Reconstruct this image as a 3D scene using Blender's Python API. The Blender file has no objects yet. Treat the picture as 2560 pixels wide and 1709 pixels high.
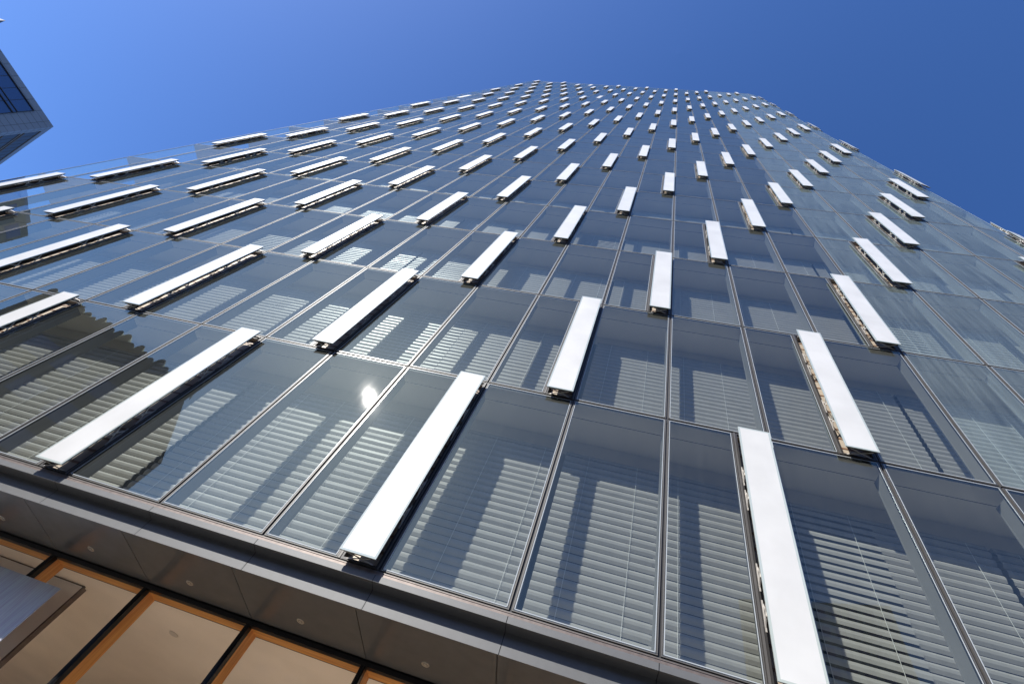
import bpy, math, random
from mathutils import Matrix, Vector
random.seed(7)
S = bpy.context.scene
COL = S.collection

# ------------------------------------------------------------------ camera
ZB = 4.70                      # height of the first glazed storey above the pavement
cam_d = bpy.data.cameras.new("camera"); cam = bpy.data.objects.new("camera", cam_d); COL.objects.link(cam)
RX = (0.9595038964, -0.0385365378, 0.2790469638)
RY = (0.1746581578, 0.8585915865, -0.4819906800)      # image down
RF = (-0.2210131233, 0.5112097641, 0.8305526934)      # forward
CAM = Vector((-2.487337, -5.320491, -3.094177 + ZB))
m = Matrix(((RX[0], -RY[0], -RF[0], CAM.x), (RX[1], -RY[1], -RF[1], CAM.y), (RX[2], -RY[2], -RF[2], CAM.z), (0, 0, 0, 1)))
cam.matrix_world = m
cam_d.sensor_width = 36.0
cam_d.lens = 36.0 * 1241.82 / 2560.0
cam_d.clip_start = 0.05; cam_d.clip_end = 5000
S.camera = cam
F_PX = 1241.82

# ------------------------------------------------------------------ world, sun, exposure
SUN_EL = 41.73; SUN_AZ = math.degrees(math.atan2(-0.45527, -0.59128))
w = bpy.data.worlds.new("World"); S.world = w; w.use_nodes = True
nt = w.node_tree; nt.nodes.clear()
out = nt.nodes.new("ShaderNodeOutputWorld"); bg = nt.nodes.new("ShaderNodeBackground")
sky = nt.nodes.new("ShaderNodeTexSky"); sky.sky_type = 'NISHITA'; sky.sun_disc = False
sky.sun_elevation = math.radians(SUN_EL); sky.sun_rotation = math.radians(SUN_AZ)
sky.altitude = 900; sky.air_density = 1.0; sky.dust_density = 1.0; sky.ozone_density = 3.0
hs = nt.nodes.new("ShaderNodeHueSaturation"); hs.inputs["Saturation"].default_value = 1.14; hs.inputs["Hue"].default_value = 0.507
gm_ = nt.nodes.new("ShaderNodeGamma"); gm_.inputs[1].default_value = 1.2; nt.links.new(sky.outputs[0], gm_.inputs[0]); nt.links.new(gm_.outputs[0], hs.inputs["Color"]); nt.links.new(hs.outputs[0], bg.inputs[0])
bg.inputs[1].default_value = 0.108
nt.links.new(bg.outputs[0], out.inputs[0])
sd = bpy.data.lights.new("sun", 'SUN'); sd.energy = 5.0; sd.angle = math.radians(0.75); sd.color = (1.0, 0.96, 0.89)
sun = bpy.data.objects.new("sun", sd); COL.objects.link(sun)
sun_dir = Vector((-0.45527, -0.59128, 0.66567)).normalized()
sun.rotation_euler = sun_dir.to_track_quat('Z', 'Y').to_euler(); sun.location = (-60, -80, 120)
S.view_settings.view_transform = 'Standard'; S.view_settings.look = 'None'
S.view_settings.exposure = 0.60; S.view_settings.gamma = 1
S.cycles.max_bounces = 10; S.cycles.transparent_max_bounces = 24; S.cycles.glossy_bounces = 4; S.cycles.diffuse_bounces = 4
S.cycles.caustics_reflective = False; S.cycles.caustics_refractive = False

# ------------------------------------------------------------------ helpers
class MB:
    def __init__(s): s.v = []; s.f = []; s.mi = []; s.sm = []
    def quad(s, a, b, c, d, mi=0, sm=False):
        n = len(s.v); s.v += [a, b, c, d]; s.f.append((n, n+1, n+2, n+3)); s.mi.append(mi); s.sm.append(sm)
    def tri(s, a, b, c, mi=0):
        n = len(s.v); s.v += [a, b, c]; s.f.append((n, n+1, n+2)); s.mi.append(mi); s.sm.append(False)
    def box(s, x0, x1, y0, y1, z0, z1, mi=0, skip=""):
        p = [(x0,y0,z0),(x1,y0,z0),(x1,y1,z0),(x0,y1,z0),(x0,y0,z1),(x1,y0,z1),(x1,y1,z1),(x0,y1,z1)]
        for k, idx in (("b",(0,3,2,1)),("t",(4,5,6,7)),("f",(0,1,5,4)),("k",(2,3,7,6)),("l",(3,0,4,7)),("r",(1,2,6,5))):
            if k not in skip: s.quad(*[p[i] for i in idx], mi=mi)
    def bar(s, a, b, wd, mi=0):
        a = Vector(a); b = Vector(b); d = (b-a).normalized()
        u = d.cross(Vector((0,0,1)) if abs(d.z) < .9 else Vector((1,0,0))).normalized(); v = d.cross(u)
        u *= wd/2; v *= wd/2
        A = [a+u+v, a-u+v, a-u-v, a+u-v]; B = [q+(b-a) for q in A]
        for i in range(4): s.quad(tuple(A[i]), tuple(A[(i+1)%4]), tuple(B[(i+1)%4]), tuple(B[i]), mi)
        s.quad(*[tuple(q) for q in reversed(A)], mi=mi); s.quad(*[tuple(q) for q in B], mi=mi)
    def map(s, fn): s.v = [fn(*p) for p in s.v]; return s
    def add(s, o, fn=None, mo=0):
        n = len(s.v); s.v += [fn(*p) for p in o.v] if fn else o.v
        s.f += [tuple(i+n for i in f) for f in o.f]; s.mi += [i+mo for i in o.mi]; s.sm += o.sm
    def mesh(s, name, mats):
        me = bpy.data.meshes.new(name); me.from_pydata(s.v, [], s.f)
        for q in (mats if isinstance(mats, (list, tuple)) else [mats]): me.materials.append(q)
        me.polygons.foreach_set("material_index", s.mi); me.polygons.foreach_set("use_smooth", s.sm)
        me.update(); return me
def link(name, me, parent=None, loc=None, **props):
    o = bpy.data.objects.new(name, me); COL.objects.link(o)
    if parent: o.parent = parent
    if loc: o.location = loc
    for k, v in props.items(): o[k] = v
    return o
def build(mb, name, mats, parent=None, loc=None, **props): return link(name, mb.mesh(name, mats), parent, loc, **props)

# ------------------------------------------------------------------ materials
def mat(name, col, rough=.6, metal=0., spec=.5, noise=0., nscale=3., bump=0., coat=0.):
    M = bpy.data.materials.new(name); M.use_nodes = True; n = M.node_tree; b = n.nodes["Principled BSDF"]
    b.inputs["Base Color"].default_value = (*col, 1); b.inputs["Roughness"].default_value = rough
    b.inputs["Metallic"].default_value = metal; b.inputs["Specular IOR Level"].default_value = spec
    b.inputs["Coat Weight"].default_value = coat; b.inputs["Coat Roughness"].default_value = .03
    if noise or bump:
        g = n.nodes.new("ShaderNodeNewGeometry"); t = n.nodes.new("ShaderNodeTexNoise"); t.inputs["Scale"].default_value = nscale; t.inputs["Detail"].default_value = 5
        n.links.new(g.outputs["Position"], t.inputs["Vector"])
        if noise:
            r = n.nodes.new("ShaderNodeMapRange"); r.inputs[1].default_value = .3; r.inputs[2].default_value = .7
            r.inputs[3].default_value = 1-noise; r.inputs[4].default_value = 1+noise
            mx = n.nodes.new("ShaderNodeMix"); mx.data_type = 'RGBA'; mx.blend_type = 'MULTIPLY'; mx.inputs[0].default_value = 1
            mx.inputs[6].default_value = (*col, 1); n.links.new(t.outputs[0], r.inputs[0]); n.links.new(r.outputs[0], mx.inputs[7])
            n.links.new(mx.outputs[2], b.inputs["Base Color"])
        if bump:
            bp = n.nodes.new("ShaderNodeBump"); bp.inputs["Strength"].default_value = bump; bp.inputs["Distance"].default_value = .01
            n.links.new(t.outputs[0], bp.inputs["Height"]); n.links.new(bp.outputs[0], b.inputs["Normal"])
    return M

def glass(name, tint, refl=1.5, base=.0, dust=.012, dustcol=(.7,.72,.72), wav=.0008, streak=0.):
    """thin glazing: transparent + mirror weighted by Fresnel, with a faint film of dirt"""
    M = bpy.data.materials.new(name); M.use_nodes = True; n = M.node_tree; n.nodes.clear(); N = n.nodes.new; L = n.links.new
    o = N("ShaderNodeOutputMaterial"); tr = N("ShaderNodeBsdfTransparent"); tr.inputs[0].default_value = (*tint, 1)
    gl = N("ShaderNodeBsdfGlossy"); gl.inputs["Roughness"].default_value = 0.003; gl.inputs[0].default_value = (.74,.93,.85,1)
    g = N("ShaderNodeNewGeometry"); mp = N("ShaderNodeMapping"); mp.inputs["Scale"].default_value = (.7,.7,.35); L(g.outputs["Position"], mp.inputs[0])
    ns = N("ShaderNodeTexNoise"); ns.inputs["Scale"].default_value = .9; ns.inputs["Detail"].default_value = 1; L(mp.outputs[0], ns.inputs["Vector"])
    bp = N("ShaderNodeBump"); bp.inputs["Strength"].default_value = wav; bp.inputs["Distance"].default_value = 1.0; L(ns.outputs[0], bp.inputs["Height"])
    sn = N("ShaderNodeVectorMath"); sn.operation = 'DIVIDE'; sn.inputs[1].default_value = (1.6, 50, 4.0); L(g.outputs["Position"], sn.inputs[0])
    of = N("ShaderNodeVectorMath"); of.operation = 'ADD'; of.inputs[1].default_value = (0, 0, -4.7/4.0); L(sn.outputs[0], of.inputs[0])
    fl_ = N("ShaderNodeVectorMath"); fl_.operation = 'FLOOR'; L(of.outputs[0], fl_.inputs[0])
    wn = N("ShaderNodeTexWhiteNoise"); L(fl_.outputs[0], wn.inputs["Vector"])
    su = N("ShaderNodeVectorMath"); su.operation = 'SUBTRACT'; su.inputs[1].default_value = (.5,.5,.5); L(wn.outputs["Color"], su.inputs[0])
    sc = N("ShaderNodeVectorMath"); sc.operation = 'SCALE'; sc.inputs["Scale"].default_value = .003; L(su.outputs[0], sc.inputs[0])
    ad = N("ShaderNodeVectorMath"); ad.operation = 'ADD'; L(bp.outputs[0], ad.inputs[0]); L(sc.outputs[0], ad.inputs[1])
    nm = N("ShaderNodeVectorMath"); nm.operation = 'NORMALIZE'; L(ad.outputs[0], nm.inputs[0]); L(nm.outputs[0], gl.inputs["Normal"])   # each pane hangs a hair off plumb
    fr = N("ShaderNodeFresnel"); ir = N("ShaderNodeMapRange"); ir.inputs[3].default_value = 1.5; ir.inputs[4].default_value = 1/1.5
    L(g.outputs["Backfacing"], ir.inputs[0]); L(ir.outputs[0], fr.inputs[0])      # a thin pane reflects alike from both sides
    mr = N("ShaderNodeMapRange"); mr.inputs[1].default_value = 0; mr.inputs[2].default_value = 1; mr.inputs[3].default_value = base; mr.inputs[4].default_value = refl
    pw = N("ShaderNodeMath"); pw.operation = 'POWER'; pw.inputs[1].default_value = .80; L(fr.outputs[0], pw.inputs[0]); L(pw.outputs[0], mr.inputs[0])   # coated double glazing
    m1 = N("ShaderNodeMixShader"); L(mr.outputs[0], m1.inputs[0]); L(tr.outputs[0], m1.inputs[1]); L(gl.outputs[0], m1.inputs[2])
    # dirt film: diffuse + a broad glossy lobe, streaked down the pane
    df = N("ShaderNodeBsdfDiffuse"); df.inputs[0].default_value = (*dustcol, 1)
    g2 = N("ShaderNodeBsdfGlossy"); g2.inputs["Roughness"].default_value = .07
    md = N("ShaderNodeMixShader"); md.inputs[0].default_value = .05; L(df.outputs[0], md.inputs[1]); L(g2.outputs[0], md.inputs[2])
    mp2 = N("ShaderNodeMapping"); mp2.inputs["Scale"].default_value = (9,9,.5); mp2.inputs["Rotation"].default_value = (0, .22, 0); L(g.outputs["Position"], mp2.inputs[0])
    n2 = N("ShaderNodeTexNoise"); n2.inputs["Scale"].default_value = 1.2; n2.inputs["Detail"].default_value = 6; L(mp2.outputs[0], n2.inputs["Vector"])
    mr2 = N("ShaderNodeMapRange"); mr2.inputs[1].default_value = .35; mr2.inputs[2].default_value = .75; mr2.inputs[3].default_value = dust; mr2.inputs[4].default_value = dust*2.2+streak
    L(n2.outputs[0], mr2.inputs[0])
    m2 = N("ShaderNodeMixShader"); L(mr2.outputs[0], m2.inputs[0]); L(m1.outputs[0], m2.inputs[1]); L(md.outputs[0], m2.inputs[2])
    L(m2.outputs[0], o.inputs[0]); return M

M_glass = glass("tower_glass", (.67,.71,.70), refl=1.0, base=.0, dust=.009)
M_glassd = glass("dusty_tower_glass", (.64,.71,.70), refl=1.0, base=.0, dust=.062, streak=.02, dustcol=(.55,.66,.68))
M_glassc = glass("clear_corner_glass", (.93,.96,.97), refl=.9, base=.0, dust=.006)
M_shopglass = glass("shop_glass", (.96,.96,.94), refl=.40, base=.0, dust=.004)
M_alu = mat("window_aluminium", (.10,.095,.09), .5, .2, noise=.08)
M_dark = mat("black_gasket", (.012,.012,.013), .55)
M_fin = mat("mullion_fin_paint", (.24,.235,.225), .45, noise=.04)
M_slat = mat("blind_slat_enamel", (.41,.385,.355), .38, spec=.5, noise=.05, nscale=6)
M_cord = mat("blind_cord", (.85,.84,.8), .7)
M_white = mat("white_enamelled_glass", (.57,.57,.56), .4, spec=.3, coat=.15, noise=.07, nscale=1.6)
M_rim = mat("glass_rim", (.42,.47,.45), .1, coat=.6)
M_steel = mat("vent_steel", (.52,.49,.45), .45, .3)
M_vdark = mat("vent_dark_frame", (.03,.028,.027), .5)
M_bronze = mat("vent_inner_door", (.44,.37,.29), .5, .1, noise=.12, nscale=2)
M_edge = mat("ground_glass_edge", (.40,.43,.45), .25, 0)
M_slot = mat("vent_inner_rail", (.22,.12,.07), .5)
M_ceil = mat("cavity_soffit_paint", (.70,.65,.58), .6, noise=.06, nscale=.8)
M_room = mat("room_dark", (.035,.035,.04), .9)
M_clad = mat("grey_cladding", (.115,.117,.12), .5, .1, noise=.05, nscale=9, bump=.03)
M_sof = mat("grey_soffit", (.18,.18,.18), .26, .3, noise=.06, nscale=5)
M_brown = mat("brown_sill_trim", (.16,.13,.115), .45, .4, noise=.2, nscale=14)
M_black = mat("black_steel", (.008,.008,.009), .3, .2)
M_beige = mat("beige_plaster", (.88,.79,.70), .85, noise=.06, nscale=.9)
M_lampr = mat("downlight_ring", (.55,.5,.42), .35, .7)
M_lampg = mat("downlight_lens", (.5,.45,.38), .15, .2, bump=.3, nscale=90)
def wood():
    M = mat("oiled_wood", (.50,.22,.07), .45); n = M.node_tree; b = n.nodes["Principled BSDF"]
    g = n.nodes.new("ShaderNodeNewGeometry"); mp = n.nodes.new("ShaderNodeMapping"); mp.inputs["Scale"].default_value = (22,26,22)
    wv = n.nodes.new("ShaderNodeTexNoise"); wv.inputs["Scale"].default_value = 1.; wv.inputs["Detail"].default_value = 4
    mp.inputs["Scale"].default_value = (1.2, 38, 1.2)
    cr = n.nodes.new("ShaderNodeValToRGB"); cr.color_ramp.elements[0].color = (.62,.24,.055,1); cr.color_ramp.elements[1].color = (.92,.46,.13,1)
    cr.color_ramp.elements[0].position = .3; cr.color_ramp.elements[1].position = .7
    n.links.new(g.outputs["Position"], mp.inputs[0]); n.links.new(mp.outputs[0], wv.inputs["Vector"]); n.links.new(wv.outputs[0], cr.inputs[0]); n.links.new(cr.outputs[0], b.inputs["Base Color"]); return M
M_wood = wood()
M_floor = mat("wood_floor", (.86,.74,.60), .5, noise=.1)
M_pave = mat("paving", (.10,.098,.095), .8, noise=.12, nscale=1.5)
M_asph = mat("asphalt", (.055,.055,.058), .9, noise=.2, nscale=6)
M_line = mat("road_paint", (.7,.7,.66), .7)
M_kerb = mat("kerb_stone", (.33,.32,.3), .8, noise=.1)

# ------------------------------------------------------------------ facade geometry: u along the wall, o outwards, z up
B, H, NR = 1.6, 4.0, 24
U0, RAD = 9.5, 5.0
K0, K1 = -16, 11               # bays (mullion index on the right side of the bay)
UL = (K0-1)*B
def pos(u, o, z):
    if u <= U0: return (u, -o, z)
    a = (u-U0)/RAD
    if a <= math.pi/2: return (U0+(RAD+o)*math.sin(a), RAD-(RAD+o)*math.cos(a), z)
    return (U0+RAD+o, RAD+(u-U0-RAD*math.pi/2), z)
def proj(p):
    d = Vector(p)-CAM; x = d.dot(Vector(RX)); y = d.dot(Vector(RY)); f = d.dot(Vector(RF))
    if f < .05: return None
    return (1280+F_PX*x/f, 854.5+F_PX*y/f)
def shown(pts):
    q = [proj(p) for p in pts]
    if any(t is None for t in q): q = [t for t in q if t] 
    if len(q) < 2: return 0
    q = [(min(max(x,0),2560), min(max(y,0),1709)) for x, y in q]
    a = 0
    for i in range(len(q)): a += q[i][0]*q[(i+1)%len(q)][1]-q[(i+1)%len(q)][0]*q[i][1]
    return abs(a)/2
def segs(a, b):          # split points of a u-range (fine on the curve)
    n = 1 if b <= U0+.01 else max(1, int(round((b-a)/.2)))
    return [a+(b-a)*i/n for i in range(n+1)]

tower = link("office_tower", None, None, (0,0,0), label="glass office tower filling the photo, studded with open white vent panels", category="office tower")
tower.empty_display_size = 1

is_vent = lambda r, k: (k-(r-1)) % 3 == 0
CLOSED = {(18,-7),(24,-10),(15,-16)}
VW, VB, VT, VO = .479, .030, .028, .162       # vent width, bottom, top and outward offset
G = .016

# ---- window unit (local u from 0 = left mullion, z from 0) : pane, frame, blind, cord
def ranges(narrow, curved_k):
    u0 = G; u1 = (B-.033-VW-.045) if narrow else B-G
    return u0, u1
def uoff(k): return (k-1)*B
def sweep_box(mb, ua, ub, o0, o1, z0, z1, mi=0, base=0., skip=""):
    """box in (u,o,z), o1>o0 outwards; cut along u on the curve"""
    us = [x-base for x in segs(ua+base, ub+base)]
    for i in range(len(us)-1):
        sk = skip + ("l" if i else "") + ("r" if i < len(us)-2 else "")
        mb.box(us[i], us[i+1], -o1, -o0, z0, z1, mi, sk)
def pane_mb(narrow, k):
    mb = MB(); a, b = ranges(narrow, k); base = uoff(k); us = segs(a+base+.012, b+base-.012)
    for i in range(len(us)-1): mb.quad((us[i]-base,-.004,G+.012),(us[i+1]-base,-.004,G+.012),(us[i+1]-base,-.004,H-G-.012),(us[i]-base,-.004,H-G-.012), 0, True)
    return mb
FW = .024
def frame_mb(narrow, k, kk=0, fin=True):
    mb = MB(); a, b = ranges(narrow, k); base = uoff(k)
    sweep_box(mb, a, b, -.03, .002, G, G+FW*.8, 0, base); sweep_box(mb, a, b, -.03, .002, H-G-FW*.8, H-G, 0, base)
    for q0, q1 in ((a, a+FW), (b-FW, b)): mb.box(q0, q1, -.004, .03, G+FW*.8, H-G-FW*.8, 0)
    # thin spacer line set behind the edge of the pane
    for q0, q1 in ((a+FW, a+FW+.006), (b-FW-.006, b-FW)): mb.box(q0, q1, .012, .03, G+FW, H-G-FW, 1)
    for q0, q1 in ((a+FW+.0005, a+FW+.0105), (b-FW-.0105, b-FW-.0005)): mb.box(q0, q1, -.0065, -.0045, G+FW*.8, H-G-FW*.8, 3)
    for zz in (G+FW*.8+.0005, H-G-FW*.8-.0105): sweep_box(mb, a+FW, b-FW, .0045, .0065, zz, zz+.010, 3, base)
    if fin:
        if not narrow and kk > K0+1: mb.box(b-.026, b+G, .034, .225, .04, 3.78, 2); mb.box(b-.030, b+G, .225, .245, .04, 3.78, 2)
        if kk > K0+1: mb.box(0, .026, .034, .225, .04, 3.78, 2); mb.box(0, .030, .225, .245, .04, 3.78, 2)
    return mb
D_BL = .83
def blind_mb(narrow, k, var, gap_l, gap_r):
    rnd = random.Random(var*17+3); mb = MB(); base = uoff(k)
    a = .04 if gap_l else 0.0; b = B-(.04 if gap_r else 0.0)
    cnt = 25; p = .1375; us = [x-base for x in segs(a+base, b+base)]
    drop = (0, .0, .0, .0)[var]
    sweep_box(mb, a, b, -(D_BL+.04), -(D_BL-.04), 3.47, 3.54, 0, base)
    for i in range(cnt):
        zc = 3.40 - i*p; tl = rnd.uniform(-.045,.045) + (.04 if var == 1 else 0) - ((.30 if k else .30) if var == 2 else 0)
        if var == 3 and i > 15: tl -= .04*(i-15)
        th = math.radians(67) + tl
        if zc < .06: break
        if rnd.random() < .03: tl -= .22
        pts = []
        for j in range(6):
            t = j/5-.5; s_ = t*.170; bul = (.25-t*t)*.23
            y = D_BL + s_*math.cos(th) - bul*math.sin(th); z = zc + s_*math.sin(th) + bul*math.cos(th)
            pts.append((y, z))
        sag = rnd.uniform(-.003,.003)
        for s0 in range(len(us)-1):
            for j in range(5):
                (y0,z0),(y1,z1) = pts[j], pts[j+1]
                mb.quad((us[s0],y0,z0-sag),(us[s0+1],y0,z0+sag),(us[s0+1],y1,z1+sag),(us[s0],y1,z1-sag),0,True)
    return mb
def cord_mb(narrow, k, var):
    mb = MB(); rnd = random.Random(var)
    for x in ((.42, 1.24) if not narrow else (.30,)):
        x += rnd.uniform(-.05,.05); mb.box(x-.0022, x+.0022, D_BL-.075, D_BL-.071, .06, 3.48)
    return mb
cache = {}
def cached(key, fn, name, mats):
    if key not in cache: cache[key] = fn().mesh(name, mats)
    return cache[key]
def gaps(k): return ((k-1) % 4 == 2, k % 4 == 2)
cells = []
for r in range(1, NR+1):
    for k in range(K0, K1+1):
        n = is_vent(r, k); a, b = ranges(n, k); u = uoff(k)
        z0 = ZB+(r-1)*H; ar = shown([pos(u+a,0,z0), pos(u+b,0,z0), pos(u+b,0,z0+H), pos(u+a,0,z0+H)])
        if pos(u+B/2,0,0)[0] > 11.3: ar *= .01
        cells.append((ar, r, k, n))
cells.sort(reverse=True)
near = {(r, k) for _, r, k, n in cells[:100]}
far_p, far_f, far_b, far_c = MB(), MB(), MB(), MB()
def cell_parts(r, k, n):
    curved = k if k >= 6 else None
    fk = k if curved is not None else 0
    gl, gr = gaps(k); var = (r*7+k*3) % 4 if (r*5+k) % 3 == 0 else 0
    blind = k > K0+1
    return curved, fk, gl, gr, var, blind
def place_fn(k, curved):
    if curved is None: return None
    base = uoff(k)
    return lambda x, y, z: pos(base+x, -y, z)
for ar, r, k, n in cells:
    curved, fk, gl, gr, var, blind = cell_parts(r, k, n)
    fn = place_fn(k, curved); z0 = ZB+(r-1)*H
    dusty = (k >= 3 and r >= 2) or (k >= 3 and k >= 4)
    def mk(b): return b.map(fn) if fn else b
    if (r, k) in near:
        loc = (0,0,z0) if fn else (uoff(k),0,z0)
        gm = M_glassd if dusty else (M_glassc if k <= K0+1 else M_glass)
        w_ = link("window", cached(("p",n,curved,dusty,k<=K0+1), lambda: mk(pane_mb(n,fk if fn else k if False else fk)), "window_pane", gm), tower, loc, group="windows of the glass tower")
        link("window_frame", cached(("f",n,curved,k<=K0+1), lambda: mk(frame_mb(n,fk,k)), "window_frame", [M_alu,M_dark,M_fin,M_edge]), w_)
        if blind:
            link("blind", cached(("b",curved,var,gl,gr), lambda: mk(blind_mb(n,fk,var,gl,gr)), "blind", M_slat), w_)
            if r <= 4: link("blind_cord", cached(("c",n,curved,var), lambda: mk(cord_mb(n,fk,var)), "blind_cord", M_cord), w_)
    else:
        f2 = (lambda x,y,z,_f=fn,_z=z0: (lambda q: (q[0],q[1],q[2]+_z))(_f(x,y,z))) if fn else (lambda x,y,z,_u=uoff(k),_z=z0: (x+_u,y,z+_z))
        far_p.add(pane_mb(n,fk), f2, 1 if dusty else (2 if k <= K0+1 else 0)); far_f.add(frame_mb(n,fk,k), f2)
        if blind: far_b.add(blind_mb(n,fk,var,gl,gr), f2)
wf = build(far_p, "window", [M_glass,M_glassd,M_glassc], tower, kind="stuff", label="smaller far windows up the tower")
build(far_f, "window_frame", [M_alu,M_dark,M_fin,M_edge], wf, kind="stuff"); build(far_b, "blind", M_slat, wf, kind="stuff")

# ---- vents: white panel pushed out on scissor arms over a recessed opening
ARMZ = (.80, 1.29, 2.52, 2.99)
def vpanel(k, o=VO):       # local u0 = left edge of vent panel
    mb = MB(); us = [x-vb(k) for x in segs(vb(k), vb(k)+VW)]
    t = .016; rm = .028
    z0, z1 = VB, H-VT
    for i in range(len(us)-1):
        a, b = us[i], us[i+1]
        aa = a+(rm if i == 0 else 0); bb = b-(rm if i == len(us)-2 else 0)
        mb.quad((aa,-o,z0+rm),(bb,-o,z0+rm),(bb,-o,z1-rm),(aa,-o,z1-rm),0)
        mb.quad((a,-o,z0),(b,-o,z0),(bb,-o,z0+rm),(aa,-o,z0+rm),1); mb.quad((aa,-o,z1-rm),(bb,-o,z1-rm),(b,-o,z1),(a,-o,z1),1)
        if i == 0: mb.quad((a,-o,z0),(aa,-o,z0+rm),(aa,-o,z1-rm),(a,-o,z1),1)
        if i == len(us)-2: mb.quad((bb,-o,z0+rm),(b,-o,z0),(b,-o,z1),(bb,-o,z1-rm),1)
        mb.quad((b,-o+t,z0),(a,-o+t,z0),(a,-o+t,z1),(b,-o+t,z1),2)
        mb.quad((a,-o+t,z0),(b,-o+t,z0),(b,-o,z0),(a,-o,z0),1); mb.quad((a,-o,z1),(b,-o,z1),(b,-o+t,z1),(a,-o+t,z1),1)
    mb.quad((0,-o+t,z0),(0,-o,z0),(0,-o,z1),(0,-o+t,z1),1); mb.quad((VW,-o,z0),(VW,-o+t,z0),(VW,-o+t,z1),(VW,-o,z1),1)
    return mb
def vb(k): return k*B-.033-VW
def vframe(k, closed=False):
    mb = MB(); o = VO
    if not closed:
        # sash behind the panel
        for a, b in ((.035,.06),(VW-.06,VW-.035)): mb.box(a, b, -o+.018, -o+.05, .05, H-.05, 1)
        for a, b in ((.045,.07),(H-.07,H-.045)): mb.box(.06, VW-.06, -o+.018, -o+.05, a, b, 1)
    # fixed frame on the facade
    for a, b in ((-.036,-.008),(VW+.008,VW+.022)): mb.box(a, b, -.012, .05, .012, H-.012, 0)
    for a, b in ((-.008,.022),(VW-.022,VW+.008)): mb.box(a, b, -.004, .06, .012, H-.012, 1)
    for a, b in ((.012,.045),(H-.045,H-.012)): mb.box(.022, VW-.022, -.008, .06, a, b, 1)
    return mb
def vrecess(k):
    mb = MB(); d = .085; df = .13; a, b, z0, z1 = -.004, VW+.004, .03, H-.03
    mb.quad((a,.06,z0),(a,.06,z1),(a,d,z1),(a,d,z0),0); mb.quad((b,.06,z1),(b,.06,z0),(b,d,z0),(b,d,z1),0)
    mb.quad((a,.06,z0),(a,d,z0),(b,d,z0),(b,.06,z0),0); mb.quad((a,.06,z1),(b,.06,z1),(b,d,z1),(a,d,z1),0)
    mb.quad((a,d,z0),(b,d,z0),(b,d,z1),(a,d,z1),1)
    for z in [z0+i*.25 for i in range(1,16)]: mb.box(a+.02, b-.02, d-.006, d-.002, z-.018, z+.018, 4)
    # outside of the box, seen through the neighbouring panes
    mb.box(a-.04, a-.008, .05, df, z0, z1-.18, 3); mb.box(b+.008, b+.03, .05, df, z0, z1-.18, 3)
    return mb
def arm(side, z):
    mb = MB(); x = .02 if side < 0 else VW-.02; e = .012
    mb.bar((x,0.0,z-.15),(x,-VO+.035,z+.12), e); mb.bar((x+.008*side*-1,0.0,z+.15),(x+.008*side*-1,-VO+.035,z-.12), e)
    mb.box(x-.008, x+.008, -.012, .0, z-.19, z+.19); mb.bar((x,-VO*.45,z-.05),(x,-VO*.45,z+.05), .013)
    return mb
def end_arm(z):
    mb = MB(); mb.bar((.06,0,z),(VW-.08,-VO+.035,z),.011); mb.bar((VW-.06,0,z+.012),(.08,-VO+.035,z+.012),.011); return mb
def vframe_arms(k, closed, arms):
    mb = vframe(k, closed)
    if arms and not closed:
        for sd_ in (-1, 1):
            for z in ARMZ: mb.add(arm(sd_, z), None, 2)
        for z in (.035, H-.06): mb.add(end_arm(z), None, 2)
    return mb
vents = []
for r in range(1, NR+1):
    for k in range(K0, K1+1):
        if is_vent(r, k):
            z0 = ZB+(r-1)*H; u = vb(k); vents.append((shown([pos(u,VO,z0), pos(u+VW,VO,z0), pos(u+VW,VO,z0+H), pos(u,VO,z0+H)])*(.05 if pos(u,0,0)[0] > 12.6 else 1), r, k))
vents.sort(reverse=True)
vf, vff, vfr = MB(), MB(), MB()
for i, (ar, r, k) in enumerate(vents):
    closed = (r, k) in CLOSED; z0 = ZB+(r-1)*H; curved = k if k >= 6 else None; fk = k if curved is not None else 0
    off = VO if not closed else .012
    fn = (lambda x,y,z,_u=vb(k): pos(_u+x,-y,z)) if curved is not None else None
    mk = lambda b: b.map(fn) if fn else b
    if i < 100:
        loc = (0,0,z0) if fn else (vb(k),0,z0)
        v = link("vent", cached(("v",curved,closed), lambda: mk(vpanel(fk,off)), "vent_panel", [M_white,M_rim,M_vdark]), tower, loc, group="open vent panels of the glass tower")
        fr = link("vent_frame", cached(("vf",curved,closed,i<30), lambda: mk(vframe_arms(fk,closed,i>=30)), "vent_frame", [M_alu,M_vdark,M_steel]), v)
        link("vent_recess", cached(("vr",curved), lambda: mk(vrecess(fk)), "vent_recess", [M_vdark,M_bronze,M_steel,M_fin,M_slot]), v)
        if closed: continue
        if i < 30:
            for sd_ in (-1, 1):
                for z in ARMZ: link("scissor_arm", cached(("a",curved,sd_,z), lambda: mk(arm(sd_, z)), "scissor_arm", M_steel), v)
            for z in (.035, H-.06): link("scissor_arm", cached(("e",curved,z), lambda: mk(end_arm(z)), "scissor_arm", M_steel), v)
    else:
        f2 = (lambda x,y,z,_u=vb(k),_z=z0: (lambda q: (q[0],q[1],q[2]+_z))(pos(_u+x,-y,z)))
        vf.add(vpanel(fk,off), f2); vff.add(vframe(fk,closed), f2); vfr.add(vrecess(fk), f2)
        if not closed:
            for sd_ in (-1, 1):
                for z in ARMZ: vff.add(arm(sd_, z), f2, 2)
            vff.add(end_arm(.035), f2, 2)
vo = build(vf, "vent", [M_white,M_rim,M_vdark], tower, kind="stuff", label="small far vent panels near the top")
build(vff, "vent_frame", [M_alu,M_vdark,M_steel], vo, kind="stuff"); build(vfr, "vent_recess", [M_vdark,M_bronze,M_steel,M_fin,M_slot], vo, kind="stuff")

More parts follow.
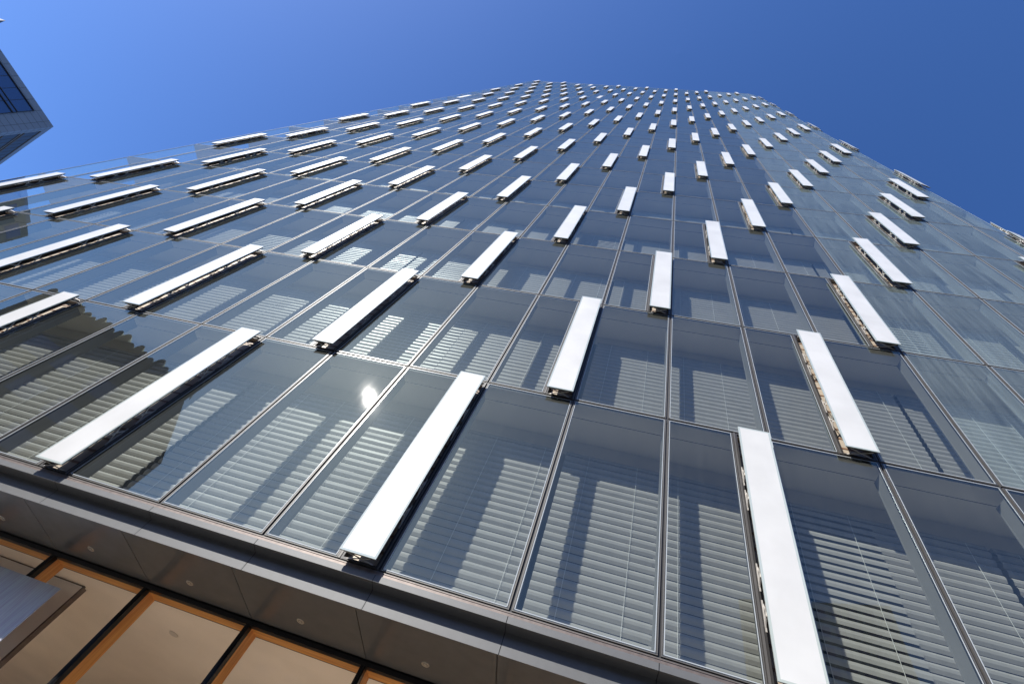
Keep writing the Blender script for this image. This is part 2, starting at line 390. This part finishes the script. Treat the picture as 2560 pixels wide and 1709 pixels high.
# ---- storey slabs (dark joint line at the face, cavity soffit, bulkhead) and the core behind
UR = K1*B
def strip(mb, ua, ub, prof, mi):
    us = segs2(ua, ub)
    for i in range(len(us)-1):
        for (o0,z0),(o1,z1) in zip(prof[:-1], prof[1:]):
            mb.quad(pos(us[i],o0,z0), pos(us[i+1],o0,z0), pos(us[i+1],o1,z1), pos(us[i],o1,z1), mi)
def segs2(a, b):
    L_ = [a]; x = a
    if b > U0:
        if a < U0: L_.append(U0)
        x = max(a, U0); n = max(1, int((b-x)/.2)); L_ += [x+(b-x)*i/n for i in range(1, n+1)]
    else: L_.append(b)
    return L_
slab = None
for lv in range(0, NR+1):
    z = ZB+lv*H; mb = MB()
    strip(mb, UL, UR, [(-.012,z-.09),(-.012,z+.012)], 1)
    if lv: 
        strip(mb, UL, UR, [(-.012,z-.09),(-.30,z-.09)], 0); strip(mb, UL, UR, [(-.30,z-.09),(-.30,z-.05),(-.312,z-.05),(-.312,z-.09)], 1)
        strip(mb, UL, UR, [(-.312,z-.09),(-.86,z-.09)], 0); strip(mb, UL+1.5, UR, [(-.86,z-.09),(-.86,z-.46),(-.93,z-.46)], 0)
        strip(mb, UL, UR, [(-.86,z-.09),(-4.6,z-.09)], 0)
    strip(mb, UL, UR, [(-4.6,z+.012),(-.012,z+.012)], 0)
    build(mb, "floor_slab", [M_ceil,M_dark], tower)
mb = MB()
for r in range(1, NR+1):
    for k in range(K0, K1+1):
        if (k*3+r) % 2: continue
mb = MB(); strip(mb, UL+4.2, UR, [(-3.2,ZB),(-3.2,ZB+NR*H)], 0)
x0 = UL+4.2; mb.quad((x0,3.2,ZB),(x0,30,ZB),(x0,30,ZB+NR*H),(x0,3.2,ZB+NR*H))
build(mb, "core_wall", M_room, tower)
# dark gasket behind every mullion joint
mb = MB()
for k in range(K0-1, K1+1):
    u = k*B; e = .03
    a = pos(u-e,-.02,ZB); b = pos(u+e,-.02,ZB); mb.quad(a, b, (b[0],b[1],ZB+NR*H), (a[0],a[1],ZB+NR*H))
build(mb, "mullion_gasket", M_dark, tower)
# parapet
mb = MB(); zt = ZB+NR*H
strip(mb, UL, UR, [(.0,zt),(.01,zt+.05),(.01,zt+.14),(-.2,zt+.14),(-.2,zt)], 0)
build(mb, "parapet", M_alu, tower)
mb = MB()
ring = [pos(u,-.2,zt+.02) for u in segs2(UL, UR)]
for i in range(len(ring)-1): mb.quad(ring[i], ring[i+1], (ring[i+1][0],30,zt+.02), (ring[i][0],30,zt+.02))
build(mb, "roof", M_clad, tower)
# left side wall: glazed storey by storey
for r in range(1, NR+1):
    z0 = ZB+(r-1)*H; mb = MB(); fr = MB()
    for j in range(0, 8):
        y0, y1 = j*B, (j+1)*B
        mb.quad((UL+.003,y1-.03,z0+.03),(UL+.003,y0+.03,z0+.03),(UL+.003,y0+.03,z0+H-.03),(UL+.003,y1-.03,z0+H-.03))
        fr.box(UL-.004, UL+.03, y0+.001, y0+.035, z0+.03, z0+H-.03); fr.box(UL-.004, UL+.03, y1-.035, y1-.001, z0+.03, z0+H-.03)
    fr.box(UL-.004, UL+.03, .001, 8*B, z0+.001, z0+.03); fr.box(UL-.004, UL+.03, .001, 8*B, z0+H-.03, z0+H-.001)
    s_ = build(mb, "side_window", M_glassc, tower); build(fr, "window_frame", M_alu, s_)
mb = MB(); mb.quad((UL,30,ZB),(UL,8*B,ZB),(UL,8*B,zt),(UL,30,zt)); xr, yr, _ = pos(UR,0,0); mb.quad((xr,yr,ZB),(xr,30,ZB),(xr,30,zt),(xr,yr,zt)); mb.quad((xr,30,ZB),(UL,30,ZB),(UL,30,zt),(xr,30,zt))
build(mb, "rear_wall", M_clad, tower)

# ---- sill and fascia cladding, one panel per bay
pr_b = [(.012,-.005),(.012,-.055)]; pr = [(.006,-.058),(.014,-.062),(.014,-.138),(-.13,-.158),(-.13,-.40)]
for k in range(K0, 7):
    a, b = (k-1)*B+.004, k*B-.004
    mb = MB(); strip(mb, a, b, [(o,z+ZB) for o, z in pr], 0)
    strip(mb, (k-1)*B, k*B, [(-.01,ZB+.0),(-.01,ZB-.012),(.006,ZB-.012),(.006,ZB-.058)], 1)
    strip(mb, (k-1)*B, k*B, [(.0155,ZB-.010),(.0155,ZB-.018)], 2)
    build(mb, "cladding_panel", [M_clad,M_brown,M_alu], tower)
mb = MB(); strip(mb, UL, 7*B, [(.0,ZB-.062),(.0,ZB-.135),(-.14,ZB-.152),(-.14,ZB-.39),(-.5,ZB-.385),(-1.28,ZB-.385)], 0)
build(mb, "joint_backing", M_dark, tower)
# soffit panels with a downlight each
JX, JP = -8.215, 1.668
for j in range(-10, 13):
    a = JX+JP*(j-1); b = JX+JP*j; z = ZB-.40; mb = MB()
    y0, y1 = .13, 1.21
    mb.quad((a+.006,y1,z),(b-.006,y1,z),(b-.006,y0,z),(a+.006,y0,z),0)
    mb.quad((a+.006,y0,z+.014),(a+.006,y1,z+.014),(a+.006,y1,z),(a+.006,y0,z),0); mb.quad((b-.006,y1,z+.014),(b-.006,y0,z+.014),(b-.006,y0,z),(b-.006,y1,z),0)
    sp = build(mb, "soffit_panel", M_sof, tower)
    cx, cy = (a+b)/2-.02, .845; mb = MB(); n = 24
    for i in range(n):
        t0, t1 = 2*math.pi*i/n, 2*math.pi*(i+1)/n
        c = lambda t, rr, zz: (cx+rr*math.cos(t), cy+rr*math.sin(t), zz)
        mb.quad(c(t0,.052,z-.001), c(t1,.052,z-.001), c(t1,.046,z-.008), c(t0,.046,z-.008), 0); mb.quad(c(t0,.046,z-.008), c(t1,.046,z-.008), c(t1,.034,z-.006), c(t0,.034,z-.006), 0)
        mb.quad(c(t0,.034,z-.006), c(t1,.034,z-.006), c(t1,.016,z-.003), c(t0,.016,z-.003), 1)
        mb.tri(c(t0,.016,z-.006), c(t1,.016,z-.006), (cx,cy,z-.009), 0)
    build(mb, "downlight", [M_lampr,M_lampg], sp)
# ---- shopfront: black steel grid, glass, timber linings, beige ceiling
ys = 1.244; zh = ZB-.40
shop = None
for j in range(-10, 13):
    a = JX+JP*(j-1); b = JX+JP*j
    mb = MB(); mb.quad((a+.04,ys+.02,.12),(b-.04,ys+.02,.12),(b-.04,ys+.02,zh-.08),(a+.04,ys+.02,zh-.06))
    sw = build(mb, "shop_window", M_shopglass, tower)
    fr = MB(); fr.box(a-.034, a+.034, ys-.008, ys+.07, 0.1, zh-.002); fr.box(a-.010, a+.010, ys-.016, ys-.0085, .1, zh-.06)
    fr.box(a+.034, b-.034, ys-.008, ys+.07, zh-.066, zh-.002); fr.box(a+.036, b-.036, ys-.03, ys+.07, .02, .12)
    build(fr, "shop_frame", M_black, sw)
    wd = MB(); z = zh-.067
    wd.box(a+.037, b-.037, ys+.072, ys+.245, z, z+.05); wd.box(a-.035, a+.036, ys+.072, ys+.245, .02, z+.05); 
    for q in (.05,.10,.15,.19):   # stepped reveal beads
        wd.box(a+.036, a+.036+q*.05, ys+.072+q, ys+.245, .02, z-.001)
    build(wd, "timber_lining", M_wood, sw)
    dk = MB(); dk.box(a+.03, b-.03, ys+.247, ys+.262, z+.0, z+.03); build(dk, "shadow_gap", M_dark, sw)
mb = MB(); x0, x1 = JX-11*JP, JX+12*JP; zc = zh-.062
mb.quad((x0,ys+.262,zc),(x1,ys+.262,zc),(x1,ys+.62,zc),(x0,ys+.62,zc),0); mb.quad((x0,ys+.62,zc),(x1,ys+.62,zc),(x1,ys+.62,zc+.03),(x0,ys+.62,zc+.03),0)
mb.quad((x0,ys+.62,zc+.03),(x1,ys+.62,zc+.03),(x1,11,zc+.03),(x0,11,zc+.03),0)
build(mb, "shop_ceiling", M_beige, tower)
mb = MB(); mb.quad((x0,10.9,.02),(x1,10.9,.02),(x1,10.9,zc+.02),(x0,10.9,zc+.02)); build(mb, "shop_rear_wall", M_beige, tower)
mb = MB(); mb.box(x0, x1, ys+.1, 11, -.1, .05); build(mb, "shop_floor", M_floor, tower)
mb = MB(); mb.box(-13.5, -9.64, 1.855, 1.90, .06, zc-.02, 0); mb.box(-9.64, -9.61, 1.85, 1.935, .06, zc-.02, 1); mb.box(-13.5, -9.61, 1.85, 1.88, zc-.02, zc-.006, 1)
build(mb, "interior_partition", [mat("partition_white", (.95,.92,.88), .8),M_brown], tower)
mb = MB(); n = 28
for i in range(n):
    t0, t1 = 2*math.pi*i/n, 2*math.pi*(i+1)/n; c = lambda t, rr, zz: (-8.23+rr*math.cos(t), 2.43+rr*math.sin(t), zz)
    zz = zc+.03; mb.quad(c(t0,.078,zz-.001), c(t1,.078,zz-.001), c(t1,.074,zz-.010), c(t0,.074,zz-.010)); mb.tri(c(t0,.074,zz-.010), c(t1,.074,zz-.010), (-8.23,2.43,zz-.012))
build(mb, "ceiling_speaker", mat("speaker_cover", (.62,.56,.50), .6), tower)
mb = MB(); mb.box(UL, UL+.3, .14, 30, 0, ZB); mb.box(11.6, 11.9, .14, 30, 0, ZB); build(mb, "base_wall", M_clad, tower)
# pale sheet added before the shop glass, left, standing in for a reflection
def film():  # bright reflection painted as pale streaks on a half-clear sheet
    M = bpy.data.materials.new("reflection_sheet"); M.use_nodes = True; n = M.node_tree; n.nodes.clear(); N = n.nodes.new; L = n.links.new
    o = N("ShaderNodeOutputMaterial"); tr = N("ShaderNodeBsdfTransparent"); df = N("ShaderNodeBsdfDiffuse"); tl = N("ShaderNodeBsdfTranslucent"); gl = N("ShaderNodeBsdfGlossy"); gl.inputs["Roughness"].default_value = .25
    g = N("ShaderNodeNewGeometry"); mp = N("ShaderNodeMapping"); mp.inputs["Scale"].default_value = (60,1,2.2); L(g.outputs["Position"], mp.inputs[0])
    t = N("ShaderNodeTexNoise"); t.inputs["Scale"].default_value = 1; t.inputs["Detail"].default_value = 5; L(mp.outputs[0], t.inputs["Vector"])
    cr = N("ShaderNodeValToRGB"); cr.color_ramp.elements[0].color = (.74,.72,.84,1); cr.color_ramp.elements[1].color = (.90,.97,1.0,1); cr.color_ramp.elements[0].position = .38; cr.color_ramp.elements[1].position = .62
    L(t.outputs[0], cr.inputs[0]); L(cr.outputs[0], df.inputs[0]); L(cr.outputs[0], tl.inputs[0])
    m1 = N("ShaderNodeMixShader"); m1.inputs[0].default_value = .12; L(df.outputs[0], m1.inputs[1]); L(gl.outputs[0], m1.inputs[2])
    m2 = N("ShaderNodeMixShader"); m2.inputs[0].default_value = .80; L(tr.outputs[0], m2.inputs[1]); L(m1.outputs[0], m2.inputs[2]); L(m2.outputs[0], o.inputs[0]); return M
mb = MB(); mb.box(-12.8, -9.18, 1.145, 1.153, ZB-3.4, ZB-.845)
build(mb, "reflection_panel", film(), tower, label="pale blue streaked sheet added in place of a reflection on the shop glass")

# ------------------------------------------------------------------ neighbour towers
def box_tower(name, corner, e1, e2, l1, l2, h, label, panel, win, dark, trim, fl=3.9, bay=1.9, group=None, first=1.9):
    """prism with a vertical corner at `corner`; faces run along e1 and e2; stone grid, window bands, dark reveals"""
    o = link(name, None, None, (corner[0], corner[1], 0), label=label, category="building")
    e1 = Vector((*e1,0)).normalized(); e2 = Vector((*e2,0)).normalized()
    P = lambda a, b, z: tuple(e1*a + e2*b + Vector((0,0,z)))
    # body
    mb = MB()
    c = [(0,0),(l1,0),(l1,l2),(0,l2)]
    for i in range(4):
        a, b = c[i], c[(i+1)%4]; mb.quad(P(*a,0), P(*b,0), P(*b,h), P(*a,h))
    mb.quad(P(0,0,h), P(l1,0,h), P(l1,l2,h), P(0,l2,h)); build(mb, "wall", panel, o)
    return o, P
def sub(v, a): return (v[0]+a[0], v[1]+a[1], v[2]+a[2])

M_stone = mat("pale_stone_panels", (.20,.23,.29), .45, noise=.05, nscale=.4)
M_bwin = mat("blue_window_glass", (.02,.05,.16), .04, spec=1.0, coat=1.0)
M_bshade = mat("matt_blue_glazing", (.06,.09,.15), .55, spec=.2)
M_bdark = mat("dark_reveal", (.03,.03,.035), .6)
M_btrim = mat("brown_reveal", (.11,.08,.055), .6)
D1 = 118.0
dcx, dcy, dcz = -0.82782881, 0.12265728, 0.54740721
cor = (CAM.x+dcx*D1, CAM.y+dcy*D1); top = CAM.z+dcz*D1
e1 = (-.914,.405); e2 = (-.405,-.914)
tw, P = box_tower("stone_tower", cor, e1, e2, 34, 40, top, "blue grey panelled tower whose sharp corner pokes in at left edge", M_stone, M_bwin, M_bdark, M_btrim)
# outward normals: face along e2 faces -e1, face along e1 faces -e2
E1 = Vector((*e1,0)).normalized(); E2 = Vector((*e2,0)).normalized()
def facebox(mb, along, nrm, s0, s1, z0, z1, d0, d1, mi=0):
    q = lambda s, d, z: tuple(along*s + nrm*d + Vector((0,0,z)))
    p = [q(s0,d0,z0), q(s1,d0,z0), q(s1,d1,z0), q(s0,d1,z0), q(s0,d0,z1), q(s1,d0,z1), q(s1,d1,z1), q(s0,d1,z1)]
    for idx in ((0,3,2,1),(4,5,6,7),(0,1,5,4),(2,3,7,6),(3,0,4,7),(1,2,6,5)): mb.quad(*[p[i] for i in idx], mi=mi)
# face A (along e2): windows framed by stone, joints in both directions
NA = -E1; jl = MB()
for s in [0.95, 2.66]+[2.66+1.78*i for i in range(1, 21)]:
    facebox(jl, E2, NA, s-.018, s+.018, top-1.3, top, .0, .006)
for s in (.95,): facebox(jl, E2, NA, s-.018, s+.018, top-62, top-1.3, .0, .006)
for z in [i*.96 for i in range(1, 62)]: facebox(jl, E2, NA, 0, 2.66 if z > 1.3 else 40, top-z-.015, top-z+.015, .0, .008)
build(jl, "panel_joint", M_bdark, tw)
NB = -E2
jl = MB()
for s in (.9,): facebox(jl, E1, NB, s-.02, s+.02, top-62, top, .0, .006)
for z in [i*.96 for i in range(1, 62)]: facebox(jl, E1, NB, 0, 1.7 if z > 1.3 else 34, top-z-.015, top-z+.015, .0, .008)
build(jl, "panel_joint", M_bdark, tw)
FL = 3.05
for row in range(0, 18):
    z1 = top-1.38-row*FL; z0 = z1-2.30
    mb = MB(); facebox(mb, E2, NA, 2.72, 38.3, z1-FL+.02, z1, .01, .03, 0)
    wv_ = build(mb, "window", M_bwin, tw, group="windows of the stone tower")
    fr = MB()
    facebox(fr, E2, NA, 2.66, 38.36, z1, z1+.13, .01, .22); facebox(fr, E2, NA, 2.72, 38.3, z0-.05, z0+.05, .03, .16)
    facebox(fr, E2, NA, 2.66, 2.72, z1-FL+.02, z1, .01, .12)
    for i in range(21): facebox(fr, E2, NA, 2.72+1.78*i-.025, 2.72+1.78*i+.025, z1-FL+.14, z1, .03, .06)
    build(fr, "window_frame", M_bdark, wv_)
    mb = MB(); facebox(mb, E1, NB, 1.75, 32, z0, z1, .01, .03); wv_ = build(mb, "window", M_bshade, tw, group="windows of the stone tower")
    fr = MB(); facebox(fr, E1, NB, 1.7, 32.1, z1, z1+.20, .01, .10); facebox(fr, E1, NB, 1.7, 32.1, z0-.20, z0, .01, .10)
    for i in range(1, 18): facebox(fr, E1, NB, 1.75+1.78*i-.025, 1.75+1.78*i+.025, z0, z1, .03, .06)
    build(fr, "window_frame", M_btrim, wv_)

# acute roof corner of a tower further off, at the picture's upper left
d2 = (-0.83706691, -0.00277586, 0.54709349); D2 = 210.0
c2 = (CAM.x+d2[0]*D2, CAM.y+d2[1]*D2, CAM.z+d2[2]*D2)
pt = link("prow_tower", None, None, (c2[0], c2[1], 0), label="tiny grey pointed roof corner at the upper left edge of the sky", category="building")
mb = MB(); L2 = 30; a = Vector((-.97,-.24,0))*L2; b = Vector((-.97,.24,0))*L2; h2 = c2[2]
ring = [(0,0),(a.x,a.y),(a.x-20,a.y),(b.x-20,b.y),(b.x,b.y)]
for i in range(5):
    p, q = ring[i], ring[(i+1)%5]; mb.quad((*p,0),(*q,0),(*q,h2),(*p,h2))
mb.f.append(tuple(range(len(mb.v), len(mb.v)+5))); mb.v += [(*p,h2) for p in ring]; mb.mi.append(0); mb.sm.append(False)
build(mb, "wall", mat("slate_panels", (.07,.085,.12), .6), pt)
mb = MB()
for i in range(1, 9):
    for d_, s_ in ((a,1),(b,-1)):
        dn = d_.normalized(); nn = Vector((-dn.y, dn.x, 0))*(-1 if d_ is a else 1)
        facebox(mb, dn, nn if nn.x > 0 else -nn, 1.2, 28, h2-i*3.4-1.5, h2-i*3.4+.3, .01, .05)
build(mb, "window_band", M_bwin, pt, group="window bands of the pointed tower")

# ------------------------------------------------------------------ street buildings behind the camera (seen mirrored in the glazing)
M_tan = mat("tan_render", (.26,.24,.21), .8, noise=.08, nscale=.4)
M_dkb = mat("dark_stone", (.10,.098,.088), .8, noise=.15, nscale=.5)
M_conc = mat("pale_concrete", (.40,.38,.35), .8, noise=.08, nscale=.4)
def street_block(name, corner, e1, l1, l2, h, wallm, label, fl=3.6, bay=3.0, bumps=False, side=1):
    o = link(name, None, None, (corner[0], corner[1], 0), label=label, category="building")
    a = Vector((*e1,0)).normalized(); n = Vector((-a.y, a.x, 0))*side      # n = away from the street face
    P = lambda s, d, z: tuple(a*s+n*d+Vector((0,0,z)))
    mb = MB(); c = [(0,0),(l1,0),(l1,l2),(0,l2)]
    for i in range(4): mb.quad(P(*c[i],0), P(*c[(i+1)%4],0), P(*c[(i+1)%4],h), P(*c[i],h))
    mb.quad(P(0,0,h), P(l1,0,h), P(l1,l2,h), P(0,l2,h)); build(mb, "wall", wallm, o)
    nb = int(l1/bay)
    for r in range(int(h/fl)):
        mb = MB(); z0 = r*fl+1.0
        for i in range(nb):
            s0 = (i+.18)*l1/nb; s1 = (i+.82)*l1/nb; facebox(mb, a, -n, s0, s1, z0, z0+fl*.55, .01, .04)
        ns = max(1, int(l2/bay))
        for i in range(ns):
            s0 = (i+.18)*l2/ns; s1 = (i+.82)*l2/ns; facebox(mb, n, -a, s0, s1, z0, z0+fl*.55, .01, .04)
        build(mb, "window_row", M_bwin, o, group="window rows")
    if bumps:
        mb = MB(); rnd = random.Random(4); s = 0
        while s < l1:
            wd = rnd.uniform(.5, .95); hh = rnd.uniform(.5, 1.35)
            q = [(s+wd/2+wd*.5*math.cos(t), h-.3+hh*math.sin(t)) for t in [math.pi*i/8 for i in range(9)]]
            for i in range(8):
                (s0,z0),(s1,z1) = q[i], q[i+1]
                mb.quad(P(s0,-.2,z0), P(s1,-.2,z1), P(s1,1.2,z1), P(s0,1.2,z0)); mb.quad(P(s0,-.2,h-.5), P(s1,-.2,h-.5), P(s1,-.2,z1), P(s0,-.2,z0))
            s += wd
        build(mb, "parapet", wallm, o)
    return o
street_block("office_block", (-98,-23.9), (.47,.88), 7.0, 18, 52.9+CAM.z, M_tan, "tan slab block mirrored dimly in the upper left panes", side=1)
street_block("apartment_block", (-58.1,-17.2), (.833,-.553), 16.2, 16, 31.9+CAM.z-1.2, M_dkb, "dark block with scalloped parapet mirrored in the lower left panes", bumps=True, side=-1)
ang = math.radians(147.4); Dk = 95; cz = (CAM.x+Dk*math.sin(ang), 2*0-CAM.y*-1*0+5.32+Dk*math.cos(ang))
street_block("grid_office", cz, (-.93,-.36), 24, 22, CAM.z+Dk*math.tan(math.radians(35.2)), M_conc, "pale gridded office mirrored in the lower right pane", bay=2.2, fl=3.4, side=1)
street_block("skyfill_block", (-60,-46), (1,0), 130, 14, 25.0, M_dkb, "long dark block across the street, behind the viewer, made tall to cut sky fill", side=-1)  # out of view; raised and darkened to cut sky fill on the ledge

# ------------------------------------------------------------------ ground
def struct(mb, name, m): return build(mb, name, m, None, kind="structure")
mb = MB(); mb.quad((-600,-600,-.16),(600,-600,-.16),(600,600,-.16),(-600,600,-.16)); struct(mb, "ground", M_pave)
mb = MB(); mb.quad((-300,-12,-.0),(300,-12,-.0),(300,60,-.0),(-300,60,-.0)); struct(mb, "pavement", M_pave)
mb = MB(); mb.box(-300, 300, -12.2, -12, -.2, .004); struct(mb, "kerb", M_kerb)
mb = MB(); mb.quad((-300,-26,-.15),(300,-26,-.15),(300,-12.2,-.15),(-300,-12.2,-.15)); struct(mb, "road", M_asph)
mb = MB()
for i in range(-40, 40): mb.quad((i*6,-19.1,-.146),(i*6+3,-19.1,-.146),(i*6+3,-18.95,-.146),(i*6,-18.95,-.146))
struct(mb, "road_marking", M_line)
